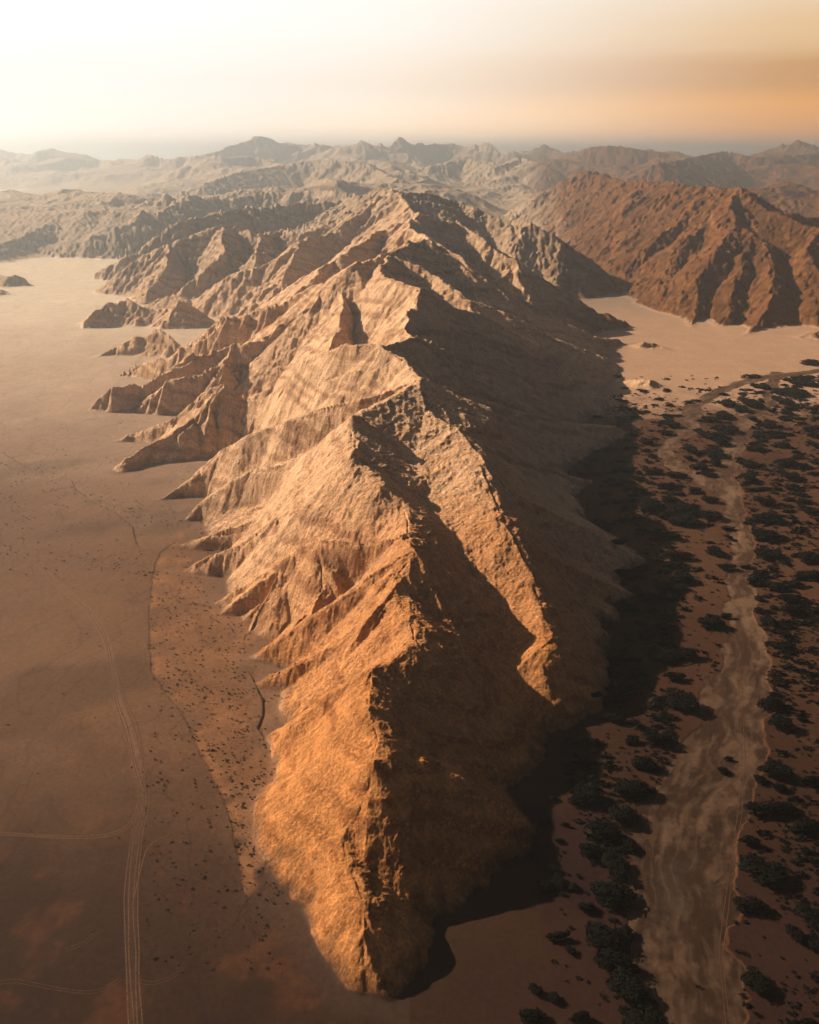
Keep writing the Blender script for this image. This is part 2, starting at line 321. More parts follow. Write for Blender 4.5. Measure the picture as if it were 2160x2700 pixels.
def plain_height(x, y):
    h = fbm(x, y, 260, 3, .5, 33.0) * 1.1 + fbm(x, y, 22, 3, .5, 12.0) * .12
    river = np.zeros(x.shape, np.float32)
    m = np.nonzero((x > 60) & (y < 1800) & (x < 900))[0]
    if m.size:
        X = x[m] + fbm(x[m], y[m], 38, 4, .55, 5.0) * 6.0; Y = y[m] + fbm(x[m], y[m], 26, 2, .5, 6.0) * 3
        d = np.full(m.size, -1e3, np.float32)
        for P in RIVER:
            dd, _ = seg_dist(X, Y, P + [P[0]]); d = np.maximum(d, np.where(in_poly(X, Y, P), dd, -dd))
        for P, w in CHAN:
            dd, _ = seg_dist(X, Y, P); d = np.maximum(d, w - dd)
        river[m] = sstep(-.6, 1.2, d)
        dq, sq = seg_dist(x[m], y[m], RLINE); qq = dq * sq + fbm(x[m], y[m], 45, 3, .5, 3) * 5
        braid = np.abs(perlin(qq / 9.0, y[m] / 75.0)); braid2 = np.abs(perlin(qq / 3.4 + 9, y[m] / 34.0))
        pan = in_poly(X, Y, PAN) * 1.0
        h[m] += river[m] * (-.35 + .22 * fbm(qq, y[m] / 2.2, 13, 3, .5, 45.)) + .08 * sstep(-5, -.5, d) * (1 - river[m])
    m = np.nonzero((x < 40) & (y < 1150))[0]
    if m.size:
        X = x[m] + fbm(x[m], y[m], 16, 3, .5, 15.0) * .9; Y = y[m]
        for P, a, w in SCARPS:
            d, s = seg_dist(X, Y, P)
            s = -s                                    # polylines run towards the camera: the ridge side is the low side
            end = sstep(0, 30, np.hypot(X - P[-1][0], Y - P[-1][1])) * sstep(0, 30, np.hypot(X - P[0][0], Y - P[0][1]))
            sd = d * s
            h[m] += a * end * sstep(-.2, 1.3, sd) * np.exp(-np.maximum(sd, 0) / w)
    return h, river

# ------------------------------------------------------------------ grid: a fan of cells, finer close by
def make_grid():
    a = np.concatenate([np.linspace(-64, -29.2, 110), np.linspace(-29, 29, 1080), np.linspace(29.2, 60, 90)])
    rs = [130 + 225.0]; r = rs[0]
    while r < 15000:
        yy = r - 130
        k = .00125 if yy < 1400 else (.0015 if yy < 3200 else (.0026 if yy < 7000 else .0036))
        r += max(.5, k * yy); rs.append(r)
    r = np.array(rs); A, Rr = np.meshgrid(np.radians(a), r)
    return Rr * np.sin(A), Rr * np.cos(A) - 130, a, r
X, Y, GA, GR = make_grid()
print("grid", X.shape, X.size)
H0, OWN = pmap(base_height, [X, Y])
print("base", time.time() - T0)
PL, RIV = pmap(plain_height, [X, Y])
print("plain", time.time() - T0)

def grid_grad(H):
    hr = np.gradient(H, axis=0); hc = np.gradient(H, axis=1)
    xr = np.gradient(X, axis=0); xc = np.gradient(X, axis=1); yr = np.gradient(Y, axis=0); yc = np.gradient(Y, axis=1)
    det = xr * yc - xc * yr
    return ((hr * yc - hc * yr) / det).astype(np.float32), ((xr * hc - xc * hr) / det).astype(np.float32)
cell = np.maximum(np.gradient(Y, axis=0), np.gradient(X, axis=1)).astype(np.float32)
def erode(x, y, gx, gy, c, rockm):
    tot = np.zeros(x.shape, np.float32); stk = np.zeros(x.shape, np.float32); gx = gx.copy(); gy = gy.copy()
    sl0 = np.sqrt(gx * gx + gy * gy)
    for i, (wl, am) in enumerate(((300, .045), (150, .045), (76, .036), (37, .042), (18, .050), (9, .048), (4.5, .036), (2.3, .03))):
        lim = np.where(y > 1500, 1, 0) if wl > 200 else (np.where(y > 700, 1, .35) if wl > 100 else 1)
        w8 = np.where(c * 2.2 < wl, 1.0, 0.0) * lim * rockm
        m = np.nonzero(w8 > .01)[0]
        if not m.size: continue
        X_ = x[m] / wl * 1.0; Y_ = y[m] / wl; g1 = gx[m]; g2 = gy[m]
        n = np.sqrt(g1 * g1 + g2 * g2) + 1e-4; px, py = -g2 / n, g1 / n
        xi = np.floor(X_).astype(np.int64); yi = np.floor(Y_).astype(np.int64)
        fx = (X_ - xi).astype(np.float32); fy = (Y_ - yi).astype(np.float32)
        sc = np.zeros(m.size, np.float32); ss = np.zeros(m.size, np.float32); sw = np.full(m.size, 1e-4, np.float32)
        for a in (-1, 0, 1):
            for b in (-1, 0, 1):
                r = (yi + b + 37 * i) & 255; q = (xi + a + 11 * i) & 255
                dx = fx - a - RU[r, q]; dy = fy - b - RV[r, q]
                w = np.exp(-2.6 * (dx * dx + dy * dy)); ph = (dx * px + dy * py) * 6.2831853 * 1.15 + RU[q, r] * 6.28
                sc += w * np.cos(ph); ss -= w * np.sin(ph); sw += w
        sc /= sw; ss /= sw
        A = am * wl * np.clip(sl0[m] * 1.5, 0, 1) * w8[m] * (.45 + .75 * (perlin(x[m] / (wl * 5) + 3, y[m] / (wl * 5)) + .5).clip(0, 1))
        A = A * (1 - (.5 if wl > 8 else 0) * sstep(1100, 850, y[m]))
        tot[m] += A * (sc - .15)
        if wl < 20: stk[m] += sc * w8[m] * {18: .6, 9: .8, 4.5: .8, 2.3: .7}[wl]
        k = A / wl * 6.28 * 1.15
        gx[m] += k * ss * px; gy[m] += k * ss * py
    return tot, stk
HB = np.maximum(H0, 0) 
gx, gy = grid_grad(HB)
rock0 = sstep(.5, 9, H0).astype(np.float32)
ER, STK = pmap(erode, [X.astype(np.float32), Y.astype(np.float32), gx, gy, cell, rock0])
print("erode", time.time() - T0)
def crag(x, y, c, rk):
    s = np.zeros(x.shape, np.float32)
    for wl, am, sd in ((26, .9, 1.0), (11, .9, 2.0), (5, .5, 3.0), (2.4, .32, 4.0), (1.3, .14, 5.0)):
        m = np.nonzero((c * 2.2 < wl) & (rk > .02))[0]
        if m.size: s[m] += am * (1 - 2.2 * np.abs(perlin(x[m] / wl + sd * 7, y[m] / (wl * 1.0) + sd * 3)))
    # tilted rock bands standing proud
    return s * rk
CR = pmap(crag, [X.astype(np.float32), Y.astype(np.float32), cell, rock0])
LEE = 1 - .5 * sstep(50, 110, X - .04 * np.maximum(Y - 500, 0)) * sstep(1500, 1200, Y)
BEDS = pmap(lambda x, y, h: perlin((x * .55 - y * .62 + h * 1.3) / 34 + .8 * fbm(x, y, 38, 3, .6, 61.0), (x * .62 + y * .55) / 420), [X, Y, H0]) * sstep(450, 650, X) * sstep(1500, 1900, Y)
HR = H0 + 7.0 * BEDS * rock0 - 1.8 - 1.6 * sstep(700, 450, Y) * sstep(290, 340, Y) + LEE * ER * (1 + .5 * sstep(2200, 3200, Y) - .5 * sstep(520, 380, Y)) + LEE * CR * (1 - .4 * sstep(520, 380, Y)) * (1 + 2.4 * sstep(1500, 4000, Y))
# meet the plain: hard rocky foot near the camera, soft aprons further away
kf = 1.3 + 2.5 * sstep(600, 2500, Y)
d = HR - PL
HH = np.where(d > 0, HR, PL) + kf * np.exp(-np.abs(d) / kf) * .45
ROCK = sstep(-.2, 1.2, d - kf * .3).astype(np.float32)
DROCK = d.astype(np.float32)
HH = HH.astype(np.float32)
GXF, GYF = grid_grad(HH)
print("height", time.time() - T0)

def ground_z(x, y):
    x = np.asarray(x, float); y = np.asarray(y, float)
    r = np.hypot(x, y + 130); a = np.degrees(np.arctan2(x, y + 130))
    i = np.clip(np.searchsorted(GR, r) - 1, 0, len(GR) - 2); j = np.clip(np.searchsorted(GA, a) - 1, 0, len(GA) - 2)
    fr = (r - GR[i]) / (GR[i + 1] - GR[i]); fa = (a - GA[j]) / (GA[j + 1] - GA[j])
    return (HH[i, j] * (1 - fr) + HH[i + 1, j] * fr) * (1 - fa) + (HH[i, j + 1] * (1 - fr) + HH[i + 1, j + 1] * fr) * fa
def rock_at(x, y):
    r = np.hypot(x, y + 130); a = np.degrees(np.arctan2(x, y + 130))
    i = np.clip(np.searchsorted(GR, r), 0, len(GR) - 1); j = np.clip(np.searchsorted(GA, a), 0, len(GA) - 1)
    return ROCK[i, j], RIV[i, j]

# ------------------------------------------------------------------ what each patch of land is made of, some tones with painted light
C = lambda *v: np.array(v, np.float32)
def mixc(a, b, t): return a + (b - a) * t[..., None]
def tint_all(x, y, h, rock, riv, gx_, gy_, own, stk, dr):
    x = x.astype(np.float32); y = y.astype(np.float32)
    n1 = fbm(x, y, 170, 4, .55, 41.0); n2 = fbm(x, y, 38, 4, .6, 61.0); n3 = fbm(x, y, 9, 3, .6, 81.0)
    # sand and gravel of the plains, with vignette and cloud shade painted in
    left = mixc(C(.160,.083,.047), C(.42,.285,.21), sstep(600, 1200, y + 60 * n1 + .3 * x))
    left = mixc(left, C(.66,.54,.42), sstep(1200, 2300, y + 140 * n1)); left = mixc(left, C(.80,.76,.68), sstep(3800, 6000, y))  # far bowl painted near-white in place of bright fog
    left = mixc(left, C(.034,.016,.010), sstep(520, 270, y + 40 * n1 + .15 * (x + 200)))  # darker towards the bottom of the frame: vignette painted into the ground
    right = mixc(C(.032,.014,.008), C(.088,.040,.022), sstep(330, 700, y + 90 * n1))  # right side darkened as well, its vignette put into the colour
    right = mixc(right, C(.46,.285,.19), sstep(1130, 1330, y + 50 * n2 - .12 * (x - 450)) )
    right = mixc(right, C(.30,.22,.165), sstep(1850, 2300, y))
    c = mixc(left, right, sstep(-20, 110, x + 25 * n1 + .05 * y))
    dk = sstep(.15, .75, n1 * .9 + fbm(x, y, 95, 2, .5, 7.7) * .8) * sstep(1500, 900, y)
    c = c * (1 - .28 * dk)[..., None]
    c = c * (1 + .07 * n2 + .05 * n3)[..., None]
    df_, _ = seg_dist(x, y, FAN + [FAN[0]]); fan = (in_poly(x, y, FAN) * sstep(0, 7, df_ + 6 * n2)) * (y < 1200)
    c = mixc(c, C(.215,.100,.048) * (1 + .25 * n2)[..., None], fan * (.55 + .3 * np.clip(n2 + .3, 0, 1)))
    lines = np.abs(perlin((x + fbm(x, y, 80, 3, .5, 19) * 22) / 34, (y + fbm(x, y, 80, 2, .5, 29) * 30) / 120)); l2 = np.abs(perlin((x + fbm(x, y, 30, 3, .5, 39) * 8) / 11, y / 44))
    c = c * (1 - .16 * sstep(.06, .0, lines) * (x < 40) - .09 * sstep(.08, 0, l2))[..., None]
    c = mixc(c, c * 1.3 + .015, sstep(14, 2, dr * -1.0) * sstep(-1, .3, -dr) * 0 + (x < 0) * (y < 700) * sstep(24, 6, np.abs(h - dr - h) * 0 + np.clip(-dr, 0, 60)) * .5)
    red = sstep(.25, .8, n2 + .5 * n1) * sstep(520, 300, y) * (x < 0)
    c = mixc(c, C(.20,.065,.022), red * .18)
    m = np.nonzero((x < 20) & (y < 1300))[0]
    if m.size:
        dtr, _ = seg_dist(x[m], y[m], TRACK); w = 2.6
        k = sstep(w + 1.2, w - 1, dtr + n3[m] * .6) * (.45 + .25 * (np.sin(dtr * 4.2) > .1))
        c[m] = mixc(c[m], c[m] * 1.25 + .012, k)
        for P, a_, w_ in SCARPS[:1]:
            dd, s_ = seg_dist(x[m], y[m], P)
            k = sstep(5.5, 1.0, np.abs(dd - 3.5) + n3[m]) * (s_ < 0) * .8
            c[m] = mixc(c[m], C(.33,.15,.065), k * .5 * sstep(-.2, .5, n2[m] + .25))
    # river gravels: pale bars, brown silt, one dark silt flat
    dc, sc_ = seg_dist(x, y, RLINE); q = dc * sc_ + fbm(x, y, 45, 3, .5, 3) * 5
    fl = np.abs(perlin(q / 9.0, y / 75.0)); f2 = fbm(q, y / 2.6, 6, 3, .6, 4.); f3 = fbm(q, y / 3.0, 22, 3, .55, 5.)
    rv = mixc(C(.060,.031,.019), C(.165,.098,.062), sstep(-.35, .7, f2 * .45 + f3 * .7 + n3 * .3))
    rv = mixc(rv, C(.07,.036,.022), sstep(.06, .0, fl + .15 * np.abs(f2)) * .5)
    dp, _ = seg_dist(x, y, PAN + [PAN[0]]); pan = in_poly(x, y, PAN) * sstep(0, 9, dp + 5 * n3)
    rv = mixc(rv, C(.085,.056,.042) * (1 + .2 * n2)[..., None], pan * .7)
    thread = np.abs(perlin(q / 8.0 + 3, y / 150.0)); rv = mixc(rv, C(.30,.19,.125), sstep(.09, .02, thread + .2 * n2) * .16)
    rv = rv * (.55 + .55 * sstep(300, 800, y))[..., None]  # near reach dimmed: vignette painted into the gravel colour
    c = mixc(c, rv, riv)
    bank = 4 * riv * (1 - riv)
    c = mixc(c, C(.30,.13,.05), np.clip(bank, 0, 1) * .16 * (x > 60))
    # rock: tan granite, redder close by, browner varnish on the outcrops
    sl = np.sqrt(gx_ ** 2 + gy_ ** 2)
    rk = mixc(C(.58,.25,.088), C(.74,.475,.30), sstep(420, 820, y + 60 * n1))
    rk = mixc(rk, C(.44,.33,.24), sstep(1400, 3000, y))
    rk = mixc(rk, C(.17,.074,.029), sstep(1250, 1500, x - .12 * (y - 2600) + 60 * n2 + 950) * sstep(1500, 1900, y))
    band = perlin((x * .45 + y * .3 + h * 1.9) / 16 + 2 * n1, (x * .3 - y * .45) / 90)
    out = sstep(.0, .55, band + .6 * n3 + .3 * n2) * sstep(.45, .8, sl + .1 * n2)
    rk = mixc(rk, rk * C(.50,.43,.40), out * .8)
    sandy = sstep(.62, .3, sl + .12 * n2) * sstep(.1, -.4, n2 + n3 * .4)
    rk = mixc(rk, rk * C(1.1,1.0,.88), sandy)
    rk = rk * (1 + .16 * n2 + .22 * n3)[..., None]
    pale = sstep(4.5, .8, h + 2.5 * n3 + 1.5 * n2) * (x < 30) * (y < 1100) * (y > 300) * sstep(.25, .5, sl)
    rk = mixc(rk, C(.66,.53,.41), pale * .6 * sstep(-.2, .5, n2))
    rk = rk * (1 + .09 * np.clip(stk, -1.2, 1.2))[..., None]
    beds = perlin((x * .55 - y * .62 + h * 1.3) / 34 + .8 * n2, (x * .62 + y * .55) / 420); beds2 = perlin((x * .55 - y * .62 + h * 1.3) / 11 + .8 * n2, (x * .62 + y * .55) / 200)
    east = sstep(450, 650, x) * sstep(1500, 1900, y)
    rk = rk * (1 + east * (.62 * beds + .45 * beds2))[..., None]
    scree = sstep(9, .5, dr + 4 * n3 + 3 * n2) * sstep(1800, 900, y)
    rk = mixc(rk, c * 1.12, scree * .6)
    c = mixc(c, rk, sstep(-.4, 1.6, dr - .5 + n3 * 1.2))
    return np.clip(c, .01, .9)[:, 0], np.clip(c, .01, .9)[:, 1], np.clip(c, .01, .9)[:, 2]
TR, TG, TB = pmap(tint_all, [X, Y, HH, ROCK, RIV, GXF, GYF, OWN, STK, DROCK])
print("tint", time.time() - T0)

# ------------------------------------------------------------------ materials
def land_material(name, rocky):
    m = bpy.data.materials.new(name); m.use_nodes = True; nt = m.node_tree; N = nt.nodes; L = nt.links
    b = N['Principled BSDF']; b.inputs['Roughness'].default_value = .95; b.inputs['Specular IOR Level'].default_value = .12
    at = N.new('ShaderNodeAttribute'); at.attribute_name = 'tint'
    tc = N.new('ShaderNodeTexCoord')
    n1 = N.new('ShaderNodeTexNoise'); n1.inputs['Scale'].default_value = .55 if rocky else .35; n1.inputs['Detail'].default_value = 6; n1.inputs['Roughness'].default_value = .68
    L.new(tc.outputs['Object'], n1.inputs[0])
    mr = N.new('ShaderNodeMapRange'); mr.inputs[1].default_value = .3; mr.inputs[2].default_value = .7
    mr.inputs[3].default_value = .55 if rocky else .76; mr.inputs[4].default_value = 1.38 if rocky else 1.15
    L.new(n1.outputs[0], mr.inputs[0])
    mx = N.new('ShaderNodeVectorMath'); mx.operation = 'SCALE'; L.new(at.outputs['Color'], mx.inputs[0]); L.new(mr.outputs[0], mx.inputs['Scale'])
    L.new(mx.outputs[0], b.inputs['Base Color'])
    n2 = N.new('ShaderNodeTexNoise'); n2.inputs['Scale'].default_value = .42 if rocky else .6; n2.inputs['Detail'].default_value = 7; n2.inputs['Roughness'].default_value = .72
    L.new(tc.outputs['Object'], n2.inputs[0])
    bp = N.new('ShaderNodeBump'); bp.inputs['Strength'].default_value = .9 if rocky else .5; bp.inputs['Distance'].default_value = 3.2 if rocky else .35
    L.new(n2.outputs[0], bp.inputs['Height']); L.new(bp.outputs[0], b.inputs['Normal'])
    return m
M_ROCK = land_material("weathered_rock", True); M_SAND = land_material("desert_sand", False); M_RIVER = land_material("river_gravel", False)
def plain_mat(name, col, rough=.9):
    m = bpy.data.materials.new(name); m.use_nodes = True; nt = m.node_tree; b = nt.nodes['Principled BSDF']
    b.inputs['Roughness'].default_value = rough; b.inputs['Specular IOR Level'].default_value = .1
    no = nt.nodes.new('ShaderNodeTexNoise'); no.inputs['Scale'].default_value = .9; no.inputs['Detail'].default_value = 4
    tc = nt.nodes.new('ShaderNodeTexCoord'); nt.links.new(tc.outputs['Object'], no.inputs[0])
    cr = nt.nodes.new('ShaderNodeValToRGB'); cr.color_ramp.elements[0].position = .3; cr.color_ramp.elements[1].position = .7
    cr.color_ramp.elements[0].color = tuple(c * .6 for c in col) + (1,); cr.color_ramp.elements[1].color = tuple(c * 1.5 for c in col) + (1,)
    nt.links.new(no.outputs[0], cr.inputs[0]); nt.links.new(cr.outputs[0], b.inputs['Base Color'])
    return m
M_LEAF = plain_mat("dark_foliage", (.0035, .004, .0028)); M_BARK = plain_mat("grey_bark", (.07, .05, .035))
M_BUSH = plain_mat("dry_brown_scrub", (.05, .032, .018)); M_RUT = plain_mat("rut_shadow_soil", (.085, .043, .026)); M_RIM = plain_mat("sunlit_rut_rim", (.12, .066, .038))  # rut's shadow line and lit side are painted as dark and pale strips

# ------------------------------------------------------------------ split the land into named objects
def add_mesh(name, co, quads, mat, kind=None, tint=None, smooth=True):
    me = bpy.data.meshes.new(name)
    nv, nf, k = len(co), len(quads), quads.shape[1]
    me.vertices.add(nv); me.vertices.foreach_set('co', co.astype(np.float32).ravel())
    me.loops.add(nf * k); me.loops.foreach_set('vertex_index', quads.astype(np.int32).ravel())
    me.polygons.add(nf); me.polygons.foreach_set('loop_start', np.arange(0, nf * k, k, dtype=np.int32))
    me.polygons.foreach_set('use_smooth', np.full(nf, smooth))
    me.update(calc_edges=True)
    if tint is not None:
        at = me.attributes.new('tint', 'FLOAT_COLOR', 'POINT')
        at.data.foreach_set('color', np.concatenate([tint, np.ones((nv, 1), np.float32)], 1).astype(np.float32).ravel())
    me.materials.append(mat)
    o = bpy.data.objects.new(name, me); scene.collection.objects.link(o)
    if kind: o['kind'] = kind
    return o
nr, nc = X.shape
cls = np.zeros(X.shape, np.int8)
rk = ROCK > .5
cls[rk & (OWN == 0)] = 1; cls[rk & (OWN == 1)] = 2; cls[rk & (OWN == 2)] = 3; cls[rk & (OWN == 3)] = 4
cls[rk & (cls == 1) & (Y > 3600)] = 4
cls[(~rk) & (RIV > .5)] = 5
fc = cls[:-1, :-1]
idx = np.arange(nr * nc).reshape(nr, nc)
Q = np.stack([idx[:-1, :-1], idx[:-1, 1:], idx[1:, 1:], idx[1:, :-1]], -1).reshape(-1, 4)
fcf = fc.ravel()
CO = np.stack([X.ravel(), Y.ravel(), HH.ravel()], 1); TT = np.stack([TR.ravel(), TG.ravel(), TB.ravel()], 1)
LAND = {}
for k, (nm, mt, lab) in enumerate((("ground", M_SAND, None), ("rocky_ridge", M_ROCK, None), ("mountain_range", M_ROCK, None), ("low_hills", M_ROCK, None), ("distant_mountains", M_ROCK, None), ("dry_riverbed", M_RIVER, None))):
    q = Q[fcf == k]
    used = np.zeros(nr * nc, bool); used[q.ravel()] = True
    remap = np.cumsum(used) - 1
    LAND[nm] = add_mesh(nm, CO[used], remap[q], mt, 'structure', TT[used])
print("land", time.time() - T0)
# ground beyond and around the fan, so that the land goes on in every direction
def outskirts():
    co = [(-60000, -60000, -3), (60000, -60000, -3), (60000, 60000, -3), (-60000, 60000, -3)]
    t = np.tile(C(.30, .19, .12), (4, 1)).astype(np.float32)
    o = add_mesh("plain", np.array(co, float), np.array([[0, 1, 2, 3]]), M_SAND, 'structure', t)
outskirts()

# ------------------------------------------------------------------ wheel ruts on the plain
def ribbon(pts, w, off, mat_list, name):
    """wheel rut: a pressed strip darkened as its shadow line, with a pale painted rim as its lit side"""
    P = [gp(u, v)[:2] for u, v in pts]; out = []
    for (ax, ay), (bx, by) in zip(P[:-1], P[1:]):
        n = max(2, int(math.hypot(bx - ax, by - ay) / 1.5))
        for k in range(n): out.append((ax + (bx - ax) * k / n, ay + (by - ay) * k / n))
    out.append(P[-1]); A = np.array(out)
    for _ in range(14): A[1:-1] = (A[:-2] + 2 * A[1:-1] + A[2:]) / 4
    Tn = np.gradient(A, axis=0); Tn /= np.linalg.norm(Tn, axis=1)[:, None] + 1e-9; Nn = np.stack([-Tn[:, 1], Tn[:, 0]], 1)
    A = A + Nn * (off + .25 * np.sin(np.arange(len(A)) * .13 + off))[:, None]
    return A, Nn
def strips(name, rows, mat, z):
    vs, fs = [], []
    for A, Nn, w, o in rows:
        for s0, s1 in ((-.5, .5),):
            L_ = A + Nn * (o - w / 2); R_ = A + Nn * (o + w / 2); b = len(vs)
            zl = ground_z(L_[:, 0], L_[:, 1]) + z; zr = ground_z(R_[:, 0], R_[:, 1]) + z
            for k in range(len(A)): vs.append((L_[k, 0], L_[k, 1], zl[k])); vs.append((R_[k, 0], R_[k, 1], zr[k]))
            for k in range(len(A) - 1): fs.append((b + 2 * k, b + 2 * k + 1, b + 2 * k + 3, b + 2 * k + 2))
    return add_mesh(name, np.array(vs), np.array(fs), mat, 'structure')
T_MAIN = [(-20,1142),(0,1150),(58,1174),(84,1187),(107,1216),(149,1252),(191,1288),(217,1330),(230,1369),(237,1421),(246,1476),(263,1524),(279,1589),(293,1635),(301,1665),(300,1690),(292,1727),(281,1753),(273,1824),(267,1889),(268,1986),(274,2077),(280,2190)]
T_EAST = [(250,1421),(262,1476),(283,1524),(297,1580),(309,1640),(311,1681),(308,1707),(298,1740),(295,1766),(289,1824),(284,1889),(283,1937),(288,2002),(288,2070),(292,2120),(295,2190)]
T_WEST = [(-60,1752),(0,1754),(130,1761),(207,1761),(246,1755),(272,1741),(286,1716),(293,1685),(296,1660)]
RUTS = [(T_MAIN, (-.9, .9), .34), (T_EAST, (-.3, 1.5), .3), (T_WEST, (-.85, .85), .55),
        ([(360,1756),(335,1768),(311,1779),(301,1812),(290,1860),(285,1889)], (0,), .4),
        ([(-30,2078),(0,2070),(19,2064),(50,2070),(81,2077),(140,2087),(195,2093),(227,2083),(256,2061)], (-.8, .8), .28),
        ([(139,2002),(160,1997),(178,1989),(207,1963)], (-.7, .7), .28),
        ([(289,2067),(324,2077),(357,2064),(389,2044)], (-.7, .7), .28),
        ([(356,1830),(400,1845),(454,1870)], (0,), .25),
        ([(1664,1520),(1690,1540),(1725,1565),(1790,1610)], (-1.7, 1.7), .6), ([(1650,1505),(1690,1556),(1725,1583),(1790,1630)], (-.9, .9), .5),
        ([(1552,1330),(1556,1420),(1562,1500),(1566,1600),(1560,1700),(1545,1800),(1532,1900),(1518,2000),(1528,2100),(1540,2190)], (-.9, .9), .4)]
rows, rims = [], []
for pts, offs, w in RUTS:
    for o_ in offs:
        A, Nn = ribbon(pts, w, o_, None, ''); rows.append((A, Nn, w, 0))
        if w < .3: continue
        
        if pts[0][0] > 1500: continue
        rims.append((A, Nn, w * .9, -w * .95 if Nn[len(Nn) // 2, 0] > 0 else w * .95))
strips("dirt_track", rows, M_RUT, .07); strips("track_edge", rims, M_RIM, .06)

# ------------------------------------------------------------------ trees and scrub
def crown_mesh(name, seed, blobs, cards, kind='tree'):
    """unit-size crown: clumps of leaf sprays spread through an uneven, flat-bottomed volume"""
    rd = random.Random(seed); vs, fs = [], []
    cl = []
    for _ in range(blobs):
        a = rd.uniform(0, 6.283); r = .30 * math.sqrt(rd.random()); rr = rd.uniform(.15, .25)
        cl.append((r * math.cos(a), r * math.sin(a), rd.uniform(.35, .8) - r * .5, rr))
    cl.append((0, 0, .55, .36))
    for cx, cy, cz, cr in cl:
        n = int(cards / len(cl))
        for _ in range(n):
            z = rd.uniform(-1, 1); t = rd.uniform(0, 6.283); q = math.sqrt(1 - z * z); e = cr * rd.uniform(.55, 1.12)
            p = Vector((cx + q * math.cos(t) * e, cy + q * math.sin(t) * e, max(.02, cz + z * e * .9)))
            nrm = Vector((q * math.cos(t), q * math.sin(t), z)); nrm = (nrm + Vector((rd.uniform(-.7, .7), rd.uniform(-.7, .7), rd.uniform(-.5, .7)))).normalized()
            a1 = nrm.orthogonal().normalized(); a2 = nrm.cross(a1); s = rd.uniform(.022, .05); b = len(vs)
            an = rd.uniform(0, 6.28); u = a1 * math.cos(an) + a2 * math.sin(an); w = nrm.cross(u)
            for c1, c2 in ((-1, -.6), (.9, -1), (1.1, .7), (-.7, 1)): vs.append(p + u * (s * c1 * rd.uniform(.7, 1.2)) + w * (s * c2 * rd.uniform(.7, 1.2)))
            fs.append((b, b + 1, b + 2, b + 3))
    me = bpy.data.meshes.new(name); me.from_pydata([tuple(v) for v in vs], [], fs); me.materials.append(M_LEAF); me.update(); return me
def trunk_mesh(name, seed):
    rd = random.Random(seed); vs, fs = [], []
    def limb(p, q, r0, r1):
        d = (q - p).normalized(); a = d.orthogonal().normalized(); c = d.cross(a); b = len(vs)
        for P, r in ((p, r0), ((p + q) / 2 + a * r0 * .6, (r0 + r1) / 2), (q, r1)):
            for k in range(6): vs.append(P + (a * math.cos(k * 1.0472) + c * math.sin(k * 1.0472)) * r)
        for j in range(2):
            for k in range(6): fs.append((b + j * 6 + k, b + j * 6 + (k + 1) % 6, b + j * 6 + 6 + (k + 1) % 6, b + j * 6 + 6 + k))
    limb(Vector((0, 0, -.05)), Vector((.02, .01, .3)), .035, .024)
    for k in range(5):
        a = k * 1.256 + rd.uniform(-.3, .3); limb(Vector((.02, .01, .24)), Vector((math.cos(a) * .24, math.sin(a) * .24, rd.uniform(.5, .68))), .02, .006)
    me = bpy.data.meshes.new(name); me.from_pydata([tuple(v) for v in vs], [], fs); me.materials.append(M_BARK); me.update(); return me
CROWNS = [crown_mesh("tree_crown", 10 + k, 11, 1300) for k in range(6)]
SMALLC = [crown_mesh("bush_crown", 50 + k, 5, 220) for k in range(5)]
TRUNKS = [trunk_mesh("tree_trunk", 90 + k) for k in range(3)]

def boxes(ox, oy, s, L): return [(ox + s * a, oy + s * b, s * w, s * h) for a, b, w, h in L]
BIG = boxes(1086, 1198, .3704, [(890,480,290,110),(930,720,200,170),(900,610,150,60),(820,740,90,50),(640,520,200,80),(650,680,140,80),(560,740,160,90),(560,850,150,60),(810,960,170,90),(660,965,90,70),(730,1090,150,110),(670,1230,170,110),(400,1260,190,90),(1110,290,140,110),(1195,265,80,40),(1435,280,90,100),(1560,165,150,60),(1570,225,170,90),(1520,360,90,70),(1535,430,110,80),(1440,750,160,110),(1500,860,150,110),(1475,1130,210,120),(1390,1180,80,80),(1690,1200,150,80),(1500,1230,90,60),(1660,30,200,60),(1490,100,110,60),(1590,85,100,50),(880,100,210,50),(780,170,140,80),(640,220,130,90),(830,330,110,70),(720,310,100,40),(940,50,140,80),(630,30,140,70),(840,270,60,50),(960,225,50,30),(380,1100,120,60),(430,980,140,50),(1180,1130,70,60),(1210,1070,60,30),(620,580,150,70),(700,600,100,60),(560,510,110,50),(520,690,110,50),(450,760,90,50),(1370,60,140,80),(1465,215,45,45),(1465,350,45,30),(1385,160,50,60),(1385,230,60,60),(1630,850,60,40),(1560,780,40,30)])
